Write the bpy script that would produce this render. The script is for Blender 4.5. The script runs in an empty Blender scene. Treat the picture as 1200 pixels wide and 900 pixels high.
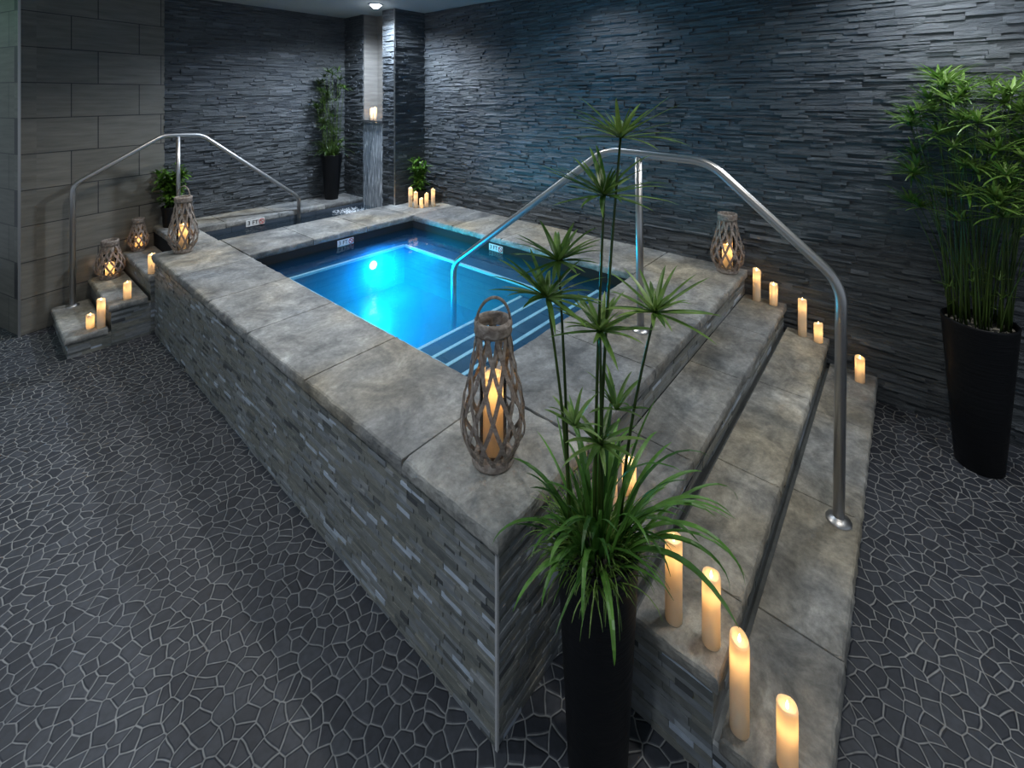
import bpy, math, random
from mathutils import Vector, Matrix, noise
R = random.Random(7)
PI = math.pi
C = bpy.context.scene.collection
V = Vector

# ------------------------------------------------------------------ helpers
class MB:
    """collects shapes; build() links them as one mesh object"""
    def __init__(s): s.v = []; s.f = []; s.t = []
    def face(s, pts, tone=.5):
        b = len(s.v); s.v += [tuple(p) for p in pts]; s.f.append(tuple(range(b, b+len(pts)))); s.t.append(tone)
    def raw(s, vs, fs, tone=.5):
        b = len(s.v); s.v += [tuple(p) for p in vs]
        for f in fs: s.f.append(tuple(b+i for i in f)); s.t.append(tone)
    def box(s, a, b, tone=.5):
        x0, y0, z0 = a; x1, y1, z1 = b
        s.raw([(x0,y0,z0),(x1,y0,z0),(x1,y1,z0),(x0,y1,z0),(x0,y0,z1),(x1,y0,z1),(x1,y1,z1),(x0,y1,z1)],
              [(0,3,2,1),(4,5,6,7),(0,1,5,4),(1,2,6,5),(2,3,7,6),(3,0,4,7)], tone)
    def lathe(s, prof, n=32, c=(0,0,0), cap0=False, cap1=False, tone=.5):
        vs = []; fs = []
        for r, z in prof:
            for i in range(n):
                a = 2*PI*i/n; vs.append((c[0]+r*math.cos(a), c[1]+r*math.sin(a), c[2]+z))
        for k in range(len(prof)-1):
            for i in range(n):
                j = (i+1) % n; fs.append((k*n+i, k*n+j, (k+1)*n+j, (k+1)*n+i))
        if cap0: fs.append(tuple(reversed(range(n))))
        if cap1: fs.append(tuple((len(prof)-1)*n+i for i in range(n)))
        s.raw(vs, fs, tone)
    def tube(s, pts, r, n=10, tone=.5, flat=1.0, caps=True):
        """round tube along pts (r: number or list)"""
        pts = [V(p) for p in pts]; m = len(pts)
        rr = r if isinstance(r, (list, tuple)) else [r]*m
        t0 = (pts[1]-pts[0]).normalized()
        up = V((0,0,1)) if abs(t0.z) < .9 else V((1,0,0))
        nrm = (up - t0*up.dot(t0)).normalized()
        vs = []
        for i, p in enumerate(pts):
            t = (pts[min(i+1,m-1)]-pts[max(i-1,0)]).normalized()
            nrm = (nrm - t*nrm.dot(t)).normalized(); bn = t.cross(nrm)
            for k in range(n):
                a = 2*PI*k/n; vs.append(p + nrm*(rr[i]*math.cos(a)) + bn*(rr[i]*flat*math.sin(a)))
        fs = [(i*n+k, i*n+(k+1)%n, (i+1)*n+(k+1)%n, (i+1)*n+k) for i in range(m-1) for k in range(n)]
        if caps: fs += [tuple(reversed(range(n))), tuple((m-1)*n+k for k in range(n))]
        s.raw(vs, fs, tone)
    def build(s, name, mat, parent=None, smooth=False, bevel=0, seg=2, solid=0):
        me = bpy.data.meshes.new(name)
        off = V(parent.matrix_world.translation) if parent else V((0,0,0))
        if parent:
            off = V((0,0,0)); q = parent
            while q: off += q.location; q = q.parent
        me.from_pydata([tuple(V(p)-off) for p in s.v], [], s.f)
        at = me.attributes.new('tone', 'FLOAT', 'FACE'); at.data.foreach_set('value', s.t)
        me.materials.append(mat)
        if smooth: me.polygons.foreach_set('use_smooth', [True]*len(me.polygons))
        me.update()
        o = bpy.data.objects.new(name, me); C.objects.link(o)
        if parent: o.parent = parent
        if bevel:
            w = o.modifiers.new('w', 'WELD'); w.merge_threshold = 1e-5
            b = o.modifiers.new('b', 'BEVEL'); b.width = bevel; b.segments = seg; b.limit_method = 'ANGLE'
        if solid:
            w = o.modifiers.new('s', 'SOLIDIFY'); w.thickness = solid
        return o

def tag(o, label=None, cat=None, group=None, kind=None):
    if label: o['label'] = label
    if cat: o['category'] = cat
    if group: o['group'] = group
    if kind: o['kind'] = kind
    return o
def empty(name, loc, label, cat, group=None):
    o = bpy.data.objects.new(name, None); o.empty_display_size = .05; C.objects.link(o); o.location = loc
    return tag(o, label, cat, group)
def struct(name, mb, mat, **k): return tag(mb.build(name, mat, **k), kind='structure')

# ------------------------------------------------------------------ materials
def new_mat(name):
    m = bpy.data.materials.new(name); m.use_nodes = True
    nt = m.node_tree; b = nt.nodes['Principled BSDF']
    return m, nt, b
def N(nt, t, **k):
    n = nt.nodes.new(t)
    for a, v in k.items():
        if a.startswith('i_'): n.inputs[a[2:].replace('_', ' ')].default_value = v
        else: setattr(n, a, v)
    return n
def L(nt, a, b): nt.links.new(a, b)
def ramp(nt, fac, stops):
    r = nt.nodes.new('ShaderNodeValToRGB'); e = r.color_ramp.elements
    while len(e) < len(stops): e.new(.5)
    for x, (p, c) in zip(e, stops): x.position = p; x.color = (*c, 1)
    L(nt, fac, r.inputs[0]); return r
def mapping(nt, scale=(1,1,1), coord='Object'):
    tc = nt.nodes.new('ShaderNodeTexCoord'); mp = nt.nodes.new('ShaderNodeMapping')
    mp.inputs['Scale'].default_value = scale; L(nt, tc.outputs[coord], mp.inputs[0]); return mp.outputs[0]
def bump(nt, b, h, strength=.3, dist=.01):
    n = N(nt, 'ShaderNodeBump', i_Strength=strength, i_Distance=dist); L(nt, h, n.inputs['Height']); L(nt, n.outputs[0], b.inputs['Normal']); return n
def mixc(nt, fac, a, b, mode='MIX'):
    n = nt.nodes.new('ShaderNodeMix'); n.data_type = 'RGBA'; n.blend_type = mode
    for s, x in ((n.inputs[0], fac), (n.inputs[6], a), (n.inputs[7], b)):
        if isinstance(x, (int, float)): s.default_value = x
        elif isinstance(x, tuple): s.default_value = (*x, 1)
        else: L(nt, x, s)
    return n.outputs[2]
def tone(nt): return N(nt, 'ShaderNodeAttribute', attribute_name='tone').outputs['Fac']
def plain(name, col, rough=.5, metal=0, spec=.5, **k):
    m, nt, b = new_mat(name); b.inputs['Base Color'].default_value = (*col, 1); b.inputs['Roughness'].default_value = rough
    b.inputs['Metallic'].default_value = metal; b.inputs['Specular IOR Level'].default_value = spec
    for a, v in k.items(): b.inputs[a.replace('_', ' ')].default_value = v
    return m

def m_slate():
    m, nt, b = new_mat('split_face_slate')
    co = mapping(nt, (10, 10, 42)); n1 = N(nt, 'ShaderNodeTexNoise', i_Scale=1.4, i_Detail=7, i_Roughness=.7); L(nt, co, n1.inputs[0])
    co2 = mapping(nt, (1, 1, 1.6)); n2 = N(nt, 'ShaderNodeTexNoise', i_Scale=2.2, i_Detail=3); L(nt, co2, n2.inputs[0])
    r = ramp(nt, tone(nt), [(0, (.056,.064,.069)), (.5, (.078,.089,.095)), (.85, (.098,.11,.117)), (1, (.14,.153,.162))])
    c = mixc(nt, n1.outputs[0], (.55,.55,.57), (1.35,1.35,1.38)); c = mixc(nt, 1.0, r.outputs[0], c, 'MULTIPLY')
    rr = ramp(nt, n2.outputs[0], [(.35, (.8,.82,.86)), (.65, (1.15,1.13,1.1))])
    c = mixc(nt, 1.0, c, rr.outputs[0], 'MULTIPLY')
    L(nt, c, b.inputs['Base Color']); b.inputs['Roughness'].default_value = .5; b.inputs['Specular IOR Level'].default_value = .5
    bump(nt, b, n1.outputs[0], 1, .011); return m
def m_mosaic():
    m, nt, b = new_mat('strip_mosaic')
    co = mapping(nt, (30, 30, 60)); n1 = N(nt, 'ShaderNodeTexNoise', i_Scale=1, i_Detail=4); L(nt, co, n1.inputs[0])
    r = ramp(nt, tone(nt), [(0, (.07,.075,.08)), (.2, (.17,.18,.17)), (.45, (.25,.25,.22)), (.62, (.23,.25,.265)), (.85, (.32,.33,.33)), (.97, (.42,.47,.52)), (1, (.5,.56,.64))])
    c = mixc(nt, n1.outputs[0], (.6,.6,.6), (1.35,1.35,1.35)); c = mixc(nt, 1.0, r.outputs[0], c, 'MULTIPLY')
    L(nt, c, b.inputs['Base Color']); b.inputs['Roughness'].default_value = .28
    bump(nt, b, n1.outputs[0], .35, .004); return m
def m_stone():
    m, nt, b = new_mat('coping_stone')
    co = mapping(nt, (1, 1, 1))
    n1 = N(nt, 'ShaderNodeTexNoise', i_Scale=4.5, i_Detail=9, i_Roughness=.72, i_Distortion=.5); L(nt, co, n1.inputs[0])
    n2 = N(nt, 'ShaderNodeTexNoise', i_Scale=38, i_Detail=5, i_Roughness=.7); L(nt, co, n2.inputs[0])
    n3 = N(nt, 'ShaderNodeTexNoise', i_Scale=1.4, i_Detail=3); L(nt, co, n3.inputs[0])
    r = ramp(nt, n1.outputs[0], [(.3, (.09,.09,.09)), (.42, (.165,.164,.158)), (.5, (.235,.232,.22)), (.6, (.33,.323,.305)), (.7, (.5,.49,.46))])
    w = ramp(nt, n3.outputs[0], [(.35, (.9,.96,1.04)), (.52, (1,1,1)), (.68, (1.16,1.04,.84))])
    c = mixc(nt, 1.0, r.outputs[0], w.outputs[0], 'MULTIPLY')
    f = ramp(nt, n2.outputs[0], [(.3, (.72,.72,.72)), (.7, (1.25,1.25,1.25))]); c = mixc(nt, 1.0, c, f.outputs[0], 'MULTIPLY')
    tn = ramp(nt, tone(nt), [(0, (.8,.81,.82)), (1, (1.25,1.24,1.2))]); c = mixc(nt, 1.0, c, tn.outputs[0], 'MULTIPLY')
    L(nt, c, b.inputs['Base Color']); b.inputs['Roughness'].default_value = .55; b.inputs['Specular IOR Level'].default_value = .4
    ad = N(nt, 'ShaderNodeMath', operation='ADD'); L(nt, n1.outputs[0], ad.inputs[0]); ml = N(nt, 'ShaderNodeMath', operation='MULTIPLY'); ml.inputs[1].default_value = .25
    L(nt, n2.outputs[0], ml.inputs[0]); L(nt, ml.outputs[0], ad.inputs[1]); bump(nt, b, ad.outputs[0], .6, .012); return m
def m_floor():
    m, nt, b = new_mat('crazy_mosaic_floor')
    co = mapping(nt, (1, 1, 0))
    nz = N(nt, 'ShaderNodeTexNoise', i_Scale=9, i_Detail=1); L(nt, co, nz.inputs[0])
    va = N(nt, 'ShaderNodeVectorMath', operation='MULTIPLY_ADD'); L(nt, nz.outputs[1], va.inputs[0]); va.inputs[1].default_value = (.035,.035,0); L(nt, co, va.inputs[2])
    v1 = N(nt, 'ShaderNodeTexVoronoi', feature='DISTANCE_TO_EDGE', voronoi_dimensions='2D', i_Scale=20.5, i_Randomness=.95); L(nt, va.outputs[0], v1.inputs['Vector'])
    v2 = N(nt, 'ShaderNodeTexVoronoi', feature='F1', voronoi_dimensions='2D', i_Scale=20.5, i_Randomness=.95); L(nt, va.outputs[0], v2.inputs['Vector'])
    n2 = N(nt, 'ShaderNodeTexNoise', i_Scale=45, i_Detail=4); L(nt, co, n2.inputs[0])
    n3 = N(nt, 'ShaderNodeTexNoise', i_Scale=1.1, i_Detail=3); L(nt, co, n3.inputs[0])
    sep = nt.nodes.new('ShaderNodeSeparateColor'); L(nt, v2.outputs['Color'], sep.inputs[0])
    cell = ramp(nt, sep.outputs[0], [(0, (.026,.029,.038)), (.6, (.038,.042,.052)), (1, (.055,.06,.072))])
    gr = ramp(nt, n3.outputs[0], [(.35, (.19,.195,.2)), (.65, (.3,.3,.29))])
    e = ramp(nt, v1.outputs[0], [(.022, (1,1,1)), (.055, (0,0,0))])
    c = mixc(nt, e.outputs[0], cell.outputs[0], gr.outputs[0])
    f = ramp(nt, n2.outputs[0], [(.3, (.8,.8,.8)), (.7, (1.2,1.2,1.2))]); c = mixc(nt, 1.0, c, f.outputs[0], 'MULTIPLY')
    L(nt, c, b.inputs['Base Color'])
    rr = ramp(nt, e.outputs[0], [(0, (.6,)*3), (1, (.85,)*3)]); L(nt, rr.outputs[0], b.inputs['Roughness'])
    h = ramp(nt, v1.outputs[0], [(.03, (0,0,0)), (.12, (1,1,1))]); bump(nt, b, h.outputs[0], .7, .004); return m
def m_tile(name, col1, col2, w=.6, h=.3, mortar=(.03,.03,.032), ms=.004, rough=.45, off=.5, axes='XZ', streak=True):
    m, nt, b = new_mat(name)
    tc = nt.nodes.new('ShaderNodeTexCoord'); sp = nt.nodes.new('ShaderNodeSeparateXYZ'); L(nt, tc.outputs['Object'], sp.inputs[0])
    cb = nt.nodes.new('ShaderNodeCombineXYZ')
    for i, ax in enumerate(axes): L(nt, sp.outputs['XYZ'.index(ax)], cb.inputs[i])
    br = N(nt, 'ShaderNodeTexBrick', offset=off, i_Scale=1); br.inputs['Brick Width'].default_value = w; br.inputs['Row Height'].default_value = h
    br.inputs['Mortar Size'].default_value = ms; br.inputs['Mortar Smooth'].default_value = .1
    br.inputs['Color1'].default_value = (*col1, 1); br.inputs['Color2'].default_value = (*col2, 1); br.inputs['Mortar'].default_value = (*mortar, 1)
    L(nt, cb.outputs[0], br.inputs[0])
    co = mapping(nt, (1.5, 1.5, 14) if streak else (4, 4, 4)); n1 = N(nt, 'ShaderNodeTexNoise', i_Scale=2, i_Detail=7, i_Roughness=.6); L(nt, co, n1.inputs[0])
    f = ramp(nt, n1.outputs[0], [(.3, (.72,.72,.72)), (.7, (1.25,1.24,1.22))]); c = mixc(nt, 1.0, br.outputs[0], f.outputs[0], 'MULTIPLY')
    L(nt, c, b.inputs['Base Color']); b.inputs['Roughness'].default_value = rough
    inv = N(nt, 'ShaderNodeMath', operation='SUBTRACT'); inv.inputs[0].default_value = 1; L(nt, br.outputs['Fac'], inv.inputs[1])
    bump(nt, b, inv.outputs[0], .5, .003); return m
def m_water(name, tint, ripple, dist, sc=3.5):
    m = bpy.data.materials.new(name); m.use_nodes = True; nt = m.node_tree; nt.nodes.clear()
    out = nt.nodes.new('ShaderNodeOutputMaterial'); tr = nt.nodes.new('ShaderNodeBsdfTransparent'); tr.inputs[0].default_value = (*tint, 1)
    gl = N(nt, 'ShaderNodeBsdfGlossy', i_Roughness=.04); fr = N(nt, 'ShaderNodeFresnel', i_IOR=1.33); mx = nt.nodes.new('ShaderNodeMixShader')
    co = mapping(nt); nz = N(nt, 'ShaderNodeTexNoise', i_Scale=sc, i_Detail=3, i_Distortion=.4); L(nt, co, nz.inputs[0])
    bp = N(nt, 'ShaderNodeBump', i_Strength=ripple, i_Distance=dist); L(nt, nz.outputs[0], bp.inputs['Height'])
    L(nt, bp.outputs[0], gl.inputs['Normal']); L(nt, bp.outputs[0], fr.inputs['Normal'])
    ge = nt.nodes.new('ShaderNodeNewGeometry'); iv = N(nt, 'ShaderNodeMath', operation='SUBTRACT'); iv.inputs[0].default_value = 1; L(nt, ge.outputs['Backfacing'], iv.inputs[1])
    fm = N(nt, 'ShaderNodeMath', operation='MULTIPLY'); L(nt, fr.outputs[0], fm.inputs[0]); L(nt, iv.outputs[0], fm.inputs[1])
    L(nt, fm.outputs[0], mx.inputs[0]); L(nt, tr.outputs[0], mx.inputs[1]); L(nt, gl.outputs[0], mx.inputs[2]); L(nt, mx.outputs[0], out.inputs[0]); return m
def m_leaf(name, c0, c1):
    m, nt, b = new_mat(name)
    co = mapping(nt); n1 = N(nt, 'ShaderNodeTexNoise', i_Scale=25, i_Detail=2); L(nt, co, n1.inputs[0])
    r = ramp(nt, tone(nt), [(0, c0), (1, c1)]); f = ramp(nt, n1.outputs[0], [(.3, (.75,)*3), (.7, (1.25,)*3)])
    c = mixc(nt, 1.0, r.outputs[0], f.outputs[0], 'MULTIPLY'); L(nt, c, b.inputs['Base Color']); b.inputs['Roughness'].default_value = .38
    tl = nt.nodes.new('ShaderNodeBsdfTranslucent'); L(nt, c, tl.inputs[0]); mx = nt.nodes.new('ShaderNodeMixShader'); mx.inputs[0].default_value = .25
    out = nt.nodes['Material Output']; L(nt, b.outputs[0], mx.inputs[1]); L(nt, tl.outputs[0], mx.inputs[2]); L(nt, mx.outputs[0], out.inputs[0]); return m
def m_wax():
    m = bpy.data.materials.new('ivory_wax'); m.use_nodes = True; nt = m.node_tree; nt.nodes.clear()
    out = nt.nodes.new('ShaderNodeOutputMaterial'); d = nt.nodes.new('ShaderNodeBsdfDiffuse'); d.inputs[0].default_value = (.86,.8,.64,1)
    t = nt.nodes.new('ShaderNodeBsdfTranslucent'); t.inputs[0].default_value = (1,.76,.46,1); mx = nt.nodes.new('ShaderNodeMixShader'); mx.inputs[0].default_value = .3
    L(nt, d.outputs[0], mx.inputs[1]); L(nt, t.outputs[0], mx.inputs[2]); L(nt, mx.outputs[0], out.inputs[0]); return m
def m_emit(name, col, st):
    m = bpy.data.materials.new(name); m.use_nodes = True; nt = m.node_tree; nt.nodes.clear()
    e = nt.nodes.new('ShaderNodeEmission'); e.inputs[0].default_value = (*col, 1); e.inputs[1].default_value = st
    L(nt, e.outputs[0], nt.nodes.new('ShaderNodeOutputMaterial').inputs[0]); return m
def m_wood():
    m, nt, b = new_mat('weathered_willow')
    co = mapping(nt, (30, 30, 30)); n1 = N(nt, 'ShaderNodeTexNoise', i_Scale=1, i_Detail=6, i_Distortion=2); L(nt, co, n1.inputs[0])
    r = ramp(nt, n1.outputs[0], [(.3, (.14,.105,.085)), (.55, (.27,.225,.19)), (.75, (.42,.37,.33))]); L(nt, r.outputs[0], b.inputs['Base Color'])
    b.inputs['Roughness'].default_value = .7; bump(nt, b, n1.outputs[0], .5, .003); return m
def m_glass():
    m = bpy.data.materials.new('clear_glass'); m.use_nodes = True; nt = m.node_tree; nt.nodes.clear()
    out = nt.nodes.new('ShaderNodeOutputMaterial'); tr = nt.nodes.new('ShaderNodeBsdfTransparent'); tr.inputs[0].default_value = (.94,.93,.91,1)
    gl = N(nt, 'ShaderNodeBsdfGlossy', i_Roughness=.03); fr = N(nt, 'ShaderNodeFresnel', i_IOR=1.4); mx = nt.nodes.new('ShaderNodeMixShader')
    L(nt, fr.outputs[0], mx.inputs[0]); L(nt, tr.outputs[0], mx.inputs[1]); L(nt, gl.outputs[0], mx.inputs[2]); L(nt, mx.outputs[0], out.inputs[0]); return m
def m_planter():
    m, nt, b = new_mat('black_planter')
    co = mapping(nt, (6, 6, 90)); n1 = N(nt, 'ShaderNodeTexNoise', i_Scale=1, i_Detail=3); L(nt, co, n1.inputs[0])
    b.inputs['Base Color'].default_value = (.004,.0045,.006,1); b.inputs['Specular IOR Level'].default_value = .3; b.inputs['Roughness'].default_value = .5; bump(nt, b, n1.outputs[0], .5, .004); return m
def m_wet():
    m, nt, b = new_mat('wet_stone_panel')
    co = mapping(nt, (45, 45, 6)); n1 = N(nt, 'ShaderNodeTexNoise', i_Scale=1, i_Detail=4, i_Distortion=.6); L(nt, co, n1.inputs[0])
    r = ramp(nt, n1.outputs[0], [(.35, (.2,.23,.26)), (.55, (.36,.39,.42)), (.68, (.7,.74,.78))]); L(nt, r.outputs[0], b.inputs['Base Color'])
    b.inputs['Roughness'].default_value = .15; bump(nt, b, n1.outputs[0], 1, .01); return m
def m_steel():
    m, nt, b = new_mat('brushed_steel'); b.inputs['Base Color'].default_value = (.56,.55,.54,1); b.inputs['Metallic'].default_value = 1; b.inputs['Roughness'].default_value = .36; return m
def m_soil():
    m, nt, b = new_mat('potting_gravel'); co = mapping(nt); v = N(nt, 'ShaderNodeTexVoronoi', i_Scale=60); L(nt, co, v.inputs['Vector'])
    r = ramp(nt, v.outputs['Distance'], [(0, (.12,.11,.09)), (.6, (.02,.02,.018))]); L(nt, r.outputs[0], b.inputs['Base Color']); b.inputs['Roughness'].default_value = .9
    bump(nt, b, v.outputs['Distance'], 1, .01); return m

SLATE, MOSAIC, STONE, FLOOR = m_slate(), m_mosaic(), m_stone(), m_floor()
WTILE = m_tile('grey_wall_tile', (.15,.143,.123), (.18,.171,.148), w=.52, h=.295, off=.37)
NTILE = m_tile('niche_tile', (.17,.165,.155), (.19,.185,.175), w=.6, h=.6, mortar=(.2,.2,.19), axes='YZ')
PTILE = m_tile('pool_tile', (.06,.08,.105), (.08,.1,.13), w=.3, h=.06, mortar=(.03,.04,.05), ms=.002, rough=.25, axes='XZ')
PTILEY = m_tile('pool_tile_side', (.06,.08,.105), (.08,.1,.13), w=.3, h=.06, mortar=(.03,.04,.05), ms=.002, rough=.25, axes='YZ')
PBASE = m_tile('pool_floor_tile', (.06,.085,.115), (.07,.095,.125), w=.3, h=.3, mortar=(.05,.07,.095), ms=.003, rough=.4, axes='XY', streak=False)
NOSE = plain('pale_nosing_tile', (.72,.78,.8), .3)
WATER = m_water('pool_water', (.58,.84,1), .35, .02, 5)
WATER2 = m_water('agitated_water', (.75,.85,.9), .8, .04, 14)
SHEET = m_water('falling_water', (.9,.93,.95), .8, .03, 40)
STEEL, WAX, WOOD, GLASS, PLANTER, SOIL = m_steel(), m_wax(), m_wood(), m_glass(), m_planter(), m_soil()
LEAF = m_leaf('papyrus_leaf', (.055,.14,.014), (.24,.37,.09))
STRAP = m_leaf('strap_leaf', (.03,.1,.015), (.12,.28,.045))
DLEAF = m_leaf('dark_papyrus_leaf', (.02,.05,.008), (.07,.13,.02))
STEM = m_leaf('papyrus_stem', (.03,.06,.01), (.07,.12,.02))
BUSH = m_leaf('bright_leaf', (.05,.13,.015), (.16,.32,.04))
FLAME = m_emit('led_flame', (1,.7,.3), 7)
LENS = m_emit('pool_lens', (.45,.9,1), 26)
CANL = m_emit('can_lens', (.85,.9,1), 30)
CEIL = plain('ceiling_paint', (.4,.43,.42), .85)
WHITE = plain('white_enamel', (.75,.76,.75), .35)
BLACK = plain('black_ink', (.01,.01,.012), .5)
RED = plain('red_ink', (.55,.03,.02), .5)
FOAM = m_leaf('white_foam', (.6,.65,.7), (.85,.9,.95))
DARK = plain('dark_backing', (.012,.013,.015), .9)

# ------------------------------------------------------------------ surfaces of stone
def stones(mb, o, u, n, width, z0, z1, rows, lens, dmax, step=None, skew=0, gap=.0012):
    """courses of split stone strips laid over the face that starts at o and runs along u, standing out along n"""
    o, u, n = V(o), V(u).normalized(), V(n).normalized(); z = z0
    while z < z1-1e-4:
        h = min(R.uniform(*rows), z1-z)
        if z1-(z+h) < rows[0]*.5: h = z1-z
        s = -R.uniform(0, lens[0])
        while s < width-1e-4:
            l = R.uniform(*lens); a = max(s, 0); b = min(s+l, width); s += l
            if b-a < .004: continue
            d = dmax*R.random()**1.2; t = min(1, max(0, R.gauss(.45, .22)))
            if R.random() < .03: t = 1
            g = gap/2
            def P(x, zz, dd): return o+u*x+n*dd+V((0,0,zz-o.z))
            j = [d+R.uniform(-skew, skew) for _ in range(4)]
            f = [P(a+g, z+g, j[0]), P(b-g, z+g, j[1]), P(b-g, z+h-g, j[2]), P(a+g, z+h-g, j[3])]
            k = [P(a+g, z+g, -.01), P(b-g, z+g, -.01), P(b-g, z+h-g, -.01), P(a+g, z+h-g, -.01)]
            if u.cross(V((0,0,1))).dot(n) < 0:
                mb.raw(f+k, [(3,2,1,0),(0,1,5,4),(1,2,6,5),(2,3,7,6),(3,0,4,7)], t)
            else:
                mb.raw(f+k, [(0,1,2,3),(4,5,1,0),(5,6,2,1),(6,7,3,2),(7,4,0,3)], t)
        z += h
def slab(x0, y0, x1, y1, z1, th, name, parent, rough=(1,1,1,1)):
    """a coping slab with hand-dressed, slightly uneven edges; ROUGH: which edges (-y,+x,+y,-x) are dressed"""
    mb = MB(); n = 0; g = .0015
    x0 += g; x1 -= g; y0 += g; y1 -= g
    st = .03; nx = max(2, round((x1-x0)/st)); ny = max(2, round((y1-y0)/st)); e = .004
    ring = []
    for i in range(nx): ring.append((x0+(x1-x0)*i/nx, y0, 0, -1, 0))
    for i in range(ny): ring.append((x1, y0+(y1-y0)*i/ny, 1, 0, 1))
    for i in range(nx): ring.append((x1-(x1-x0)*i/nx, y1, 0, 1, 2))
    for i in range(ny): ring.append((x0, y1-(y1-y0)*i/ny, -1, 0, 3))
    lv = [(z1-th, -.003), (z1-th*.8, .001), (z1-th*.5, .002), (z1-.012, 0), (z1-.004, -.004), (z1, -.012)]
    m = len(ring); vs = []
    cx, cy = (x0+x1)/2, (y0+y1)/2; seed = V((x0*7.1, y0*5.3, z1*3))
    for z, off in lv:
        for (x, y, ax, ay, sd) in ring:
            d = off
            if rough[sd]: d += e*noise.noise(V((x*22, y*22, z*30))+seed)*1.6 + (.0 if z < z1-.001 else e*noise.noise(V((x*45, y*45, 3)))*1.5)
            else: d = -.0006 if z < z1-.002 else -.002
            sx = 1 if x > cx else -1; sy = 1 if y > cy else -1
            px, py = x+ax*d, y+ay*d
            if ax == 0 and (abs(x-x0) < 1e-6 or abs(x-x1) < 1e-6): px = x-sx*min(abs(min(d,0)), .01)
            if ay == 0 and (abs(y-y0) < 1e-6 or abs(y-y1) < 1e-6): py = y-sy*min(abs(min(d,0)), .01)
            vs.append((px, py, z))
    fs = [(k*m+i, k*m+(i+1)%m, (k+1)*m+(i+1)%m, (k+1)*m+i) for k in range(len(lv)-1) for i in range(m)]
    t = R.random(); fs.append(tuple((len(lv)-1)*m+i for i in range(m))); fs.append(tuple(reversed(range(m))))
    mb.raw(vs, fs, t)
    return mb.build(name, STONE, parent)

# ------------------------------------------------------------------ the room
WX, WY, CH = 2.79, 4.88, 3.0
mb = MB(); mb.box((-4.5, -4, -.1), (WX+.2, 7, 0)); struct('floor', mb, FLOOR)
mb = MB(); mb.box((-4.5, -4, CH), (WX+.2, 7, CH+.1)); struct('ceiling', mb, CEIL)
mb = MB(); stones(mb, (WX,-4,0), (0,1,0), (-1,0,0), 4+3.8, .0, CH, (.012,.028), (.06,.26), .017, skew=.005)
mb.box((WX, -4, 0), (WX+.15, 4.9, CH), 0); struct('wall_right', mb, SLATE)
mb = MB(); stones(mb, (.33,WY,.3), (1,0,0), (0,-1,0), 2.1, .3, CH, (.012,.028), (.06,.26), .017, skew=.005)
mb.box((.3, WY, 0), (WX, WY+.12, CH), 0); struct('wall_back', mb, SLATE)
def panel(name, a, b, mat, th=.1, z0=0, z1=CH):
    """wall panel between plan points a and b, its local x along the wall"""
    a, b = V((*a, 0)), V((*b, 0)); l = (b-a).length; mb = MB(); mb.box((0, 0, z0), (l, th, z1))
    o = struct(name, mb, mat); o.location = a; o.rotation_euler = (0, 0, math.atan2((b-a).y, (b-a).x)); return o
P0, P1 = (-.70, 4.585), (.335, 4.872)
panel('wall_left', P0, P1, WTILE)
panel('wall_side', (-1.25, 6.6), P0, WTILE, th=.1)
mb = MB(); mb.box((P0[0]-.012, P0[1]-.01, 0), (P0[0]+.004, P0[1]+.006, CH)); struct('trim_1', mb, STEEL)
# column with the niche and the falling water
CX, CY0, NY0, NY1, NZ = 2.34, 3.76, 4.0, 4.43, 1.65
mb = MB()
stones(mb, (CX,CY0,.4), (0,1,0), (-1,0,0), NY0-CY0, .4, CH, (.014,.032), (.07,.25), .016, skew=.004)
stones(mb, (CX,NY1,.4), (0,1,0), (-1,0,0), WY-NY1, .4, CH, (.014,.032), (.07,.25), .016, skew=.004)
stones(mb, (CX,CY0,.4), (1,0,0), (0,-1,0), WX-CX, .4, CH, (.014,.032), (.07,.25), .016, skew=.004)
mb.box((CX, CY0, .1), (WX, NY0, CH), .2); mb.box((CX, NY1, .1), (WX, WY, CH), .2)
struct('wall_column', mb, SLATE)
mb = MB(); mb.box((CX+.2, NY0, NZ), (WX, NY1, CH)); mb.box((CX+.001, NY1-.012, NZ), (CX+.2, NY1, CH)); mb.box((CX+.001, NY0, NZ), (CX+.2, NY0+.012, CH))
struct('wall_niche', mb, NTILE)
mb = MB(); mb.box((CX-.002, NY0, .1), (WX, NY1, NZ-.03)); struct('wall_fountain', mb, m_wet())
mb = MB(); mb.box((CX-.03, NY0+.002, NZ-.03), (WX, NY1-.002, NZ+.001)); struct('trim_2', mb, plain('dark_lip', (.06,.065,.07), .3))
mb = MB(); mb.box((CX-.024, CY0-.024, .4), (CX-.012, CY0-.012, CH)); struct('trim_3', mb, STEEL)

# ------------------------------------------------------------------ the plunge pool
T, TH = .655, .055; OV = .022
BZ = T-TH
X0, X1, Y0, Y1 = .51, 2.17, .62, 3.2       # opening of the large pool
D1, E1, F0 = 3.83, 4.42, .5                # divider's far edge, small pool's far edge, small pool's left edge
pool = empty('plunge_pool', (0,0,0), 'large raised plunge pool glowing blue behind a strip mosaic side, railing standing in it', 'pool')
mb = MB(); stones(mb, (OV,OV,0), (0,1,0), (-1,0,0), 3.83-2*OV, 0, BZ, (.013,.021), (.03,.13), .005, gap=.0015)
mb.box((OV+.001, OV+.001, 0), (X0-.02, D1-OV, BZ), .1); mb.build('mosaic_side', MOSAIC, pool)
mb = MB(); stones(mb, (OV,OV,0), (1,0,0), (0,-1,0), .40, 0, BZ, (.013,.021), (.03,.13), .005, gap=.0015)
mb.build('mosaic_end', MOSAIC, pool)
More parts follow.
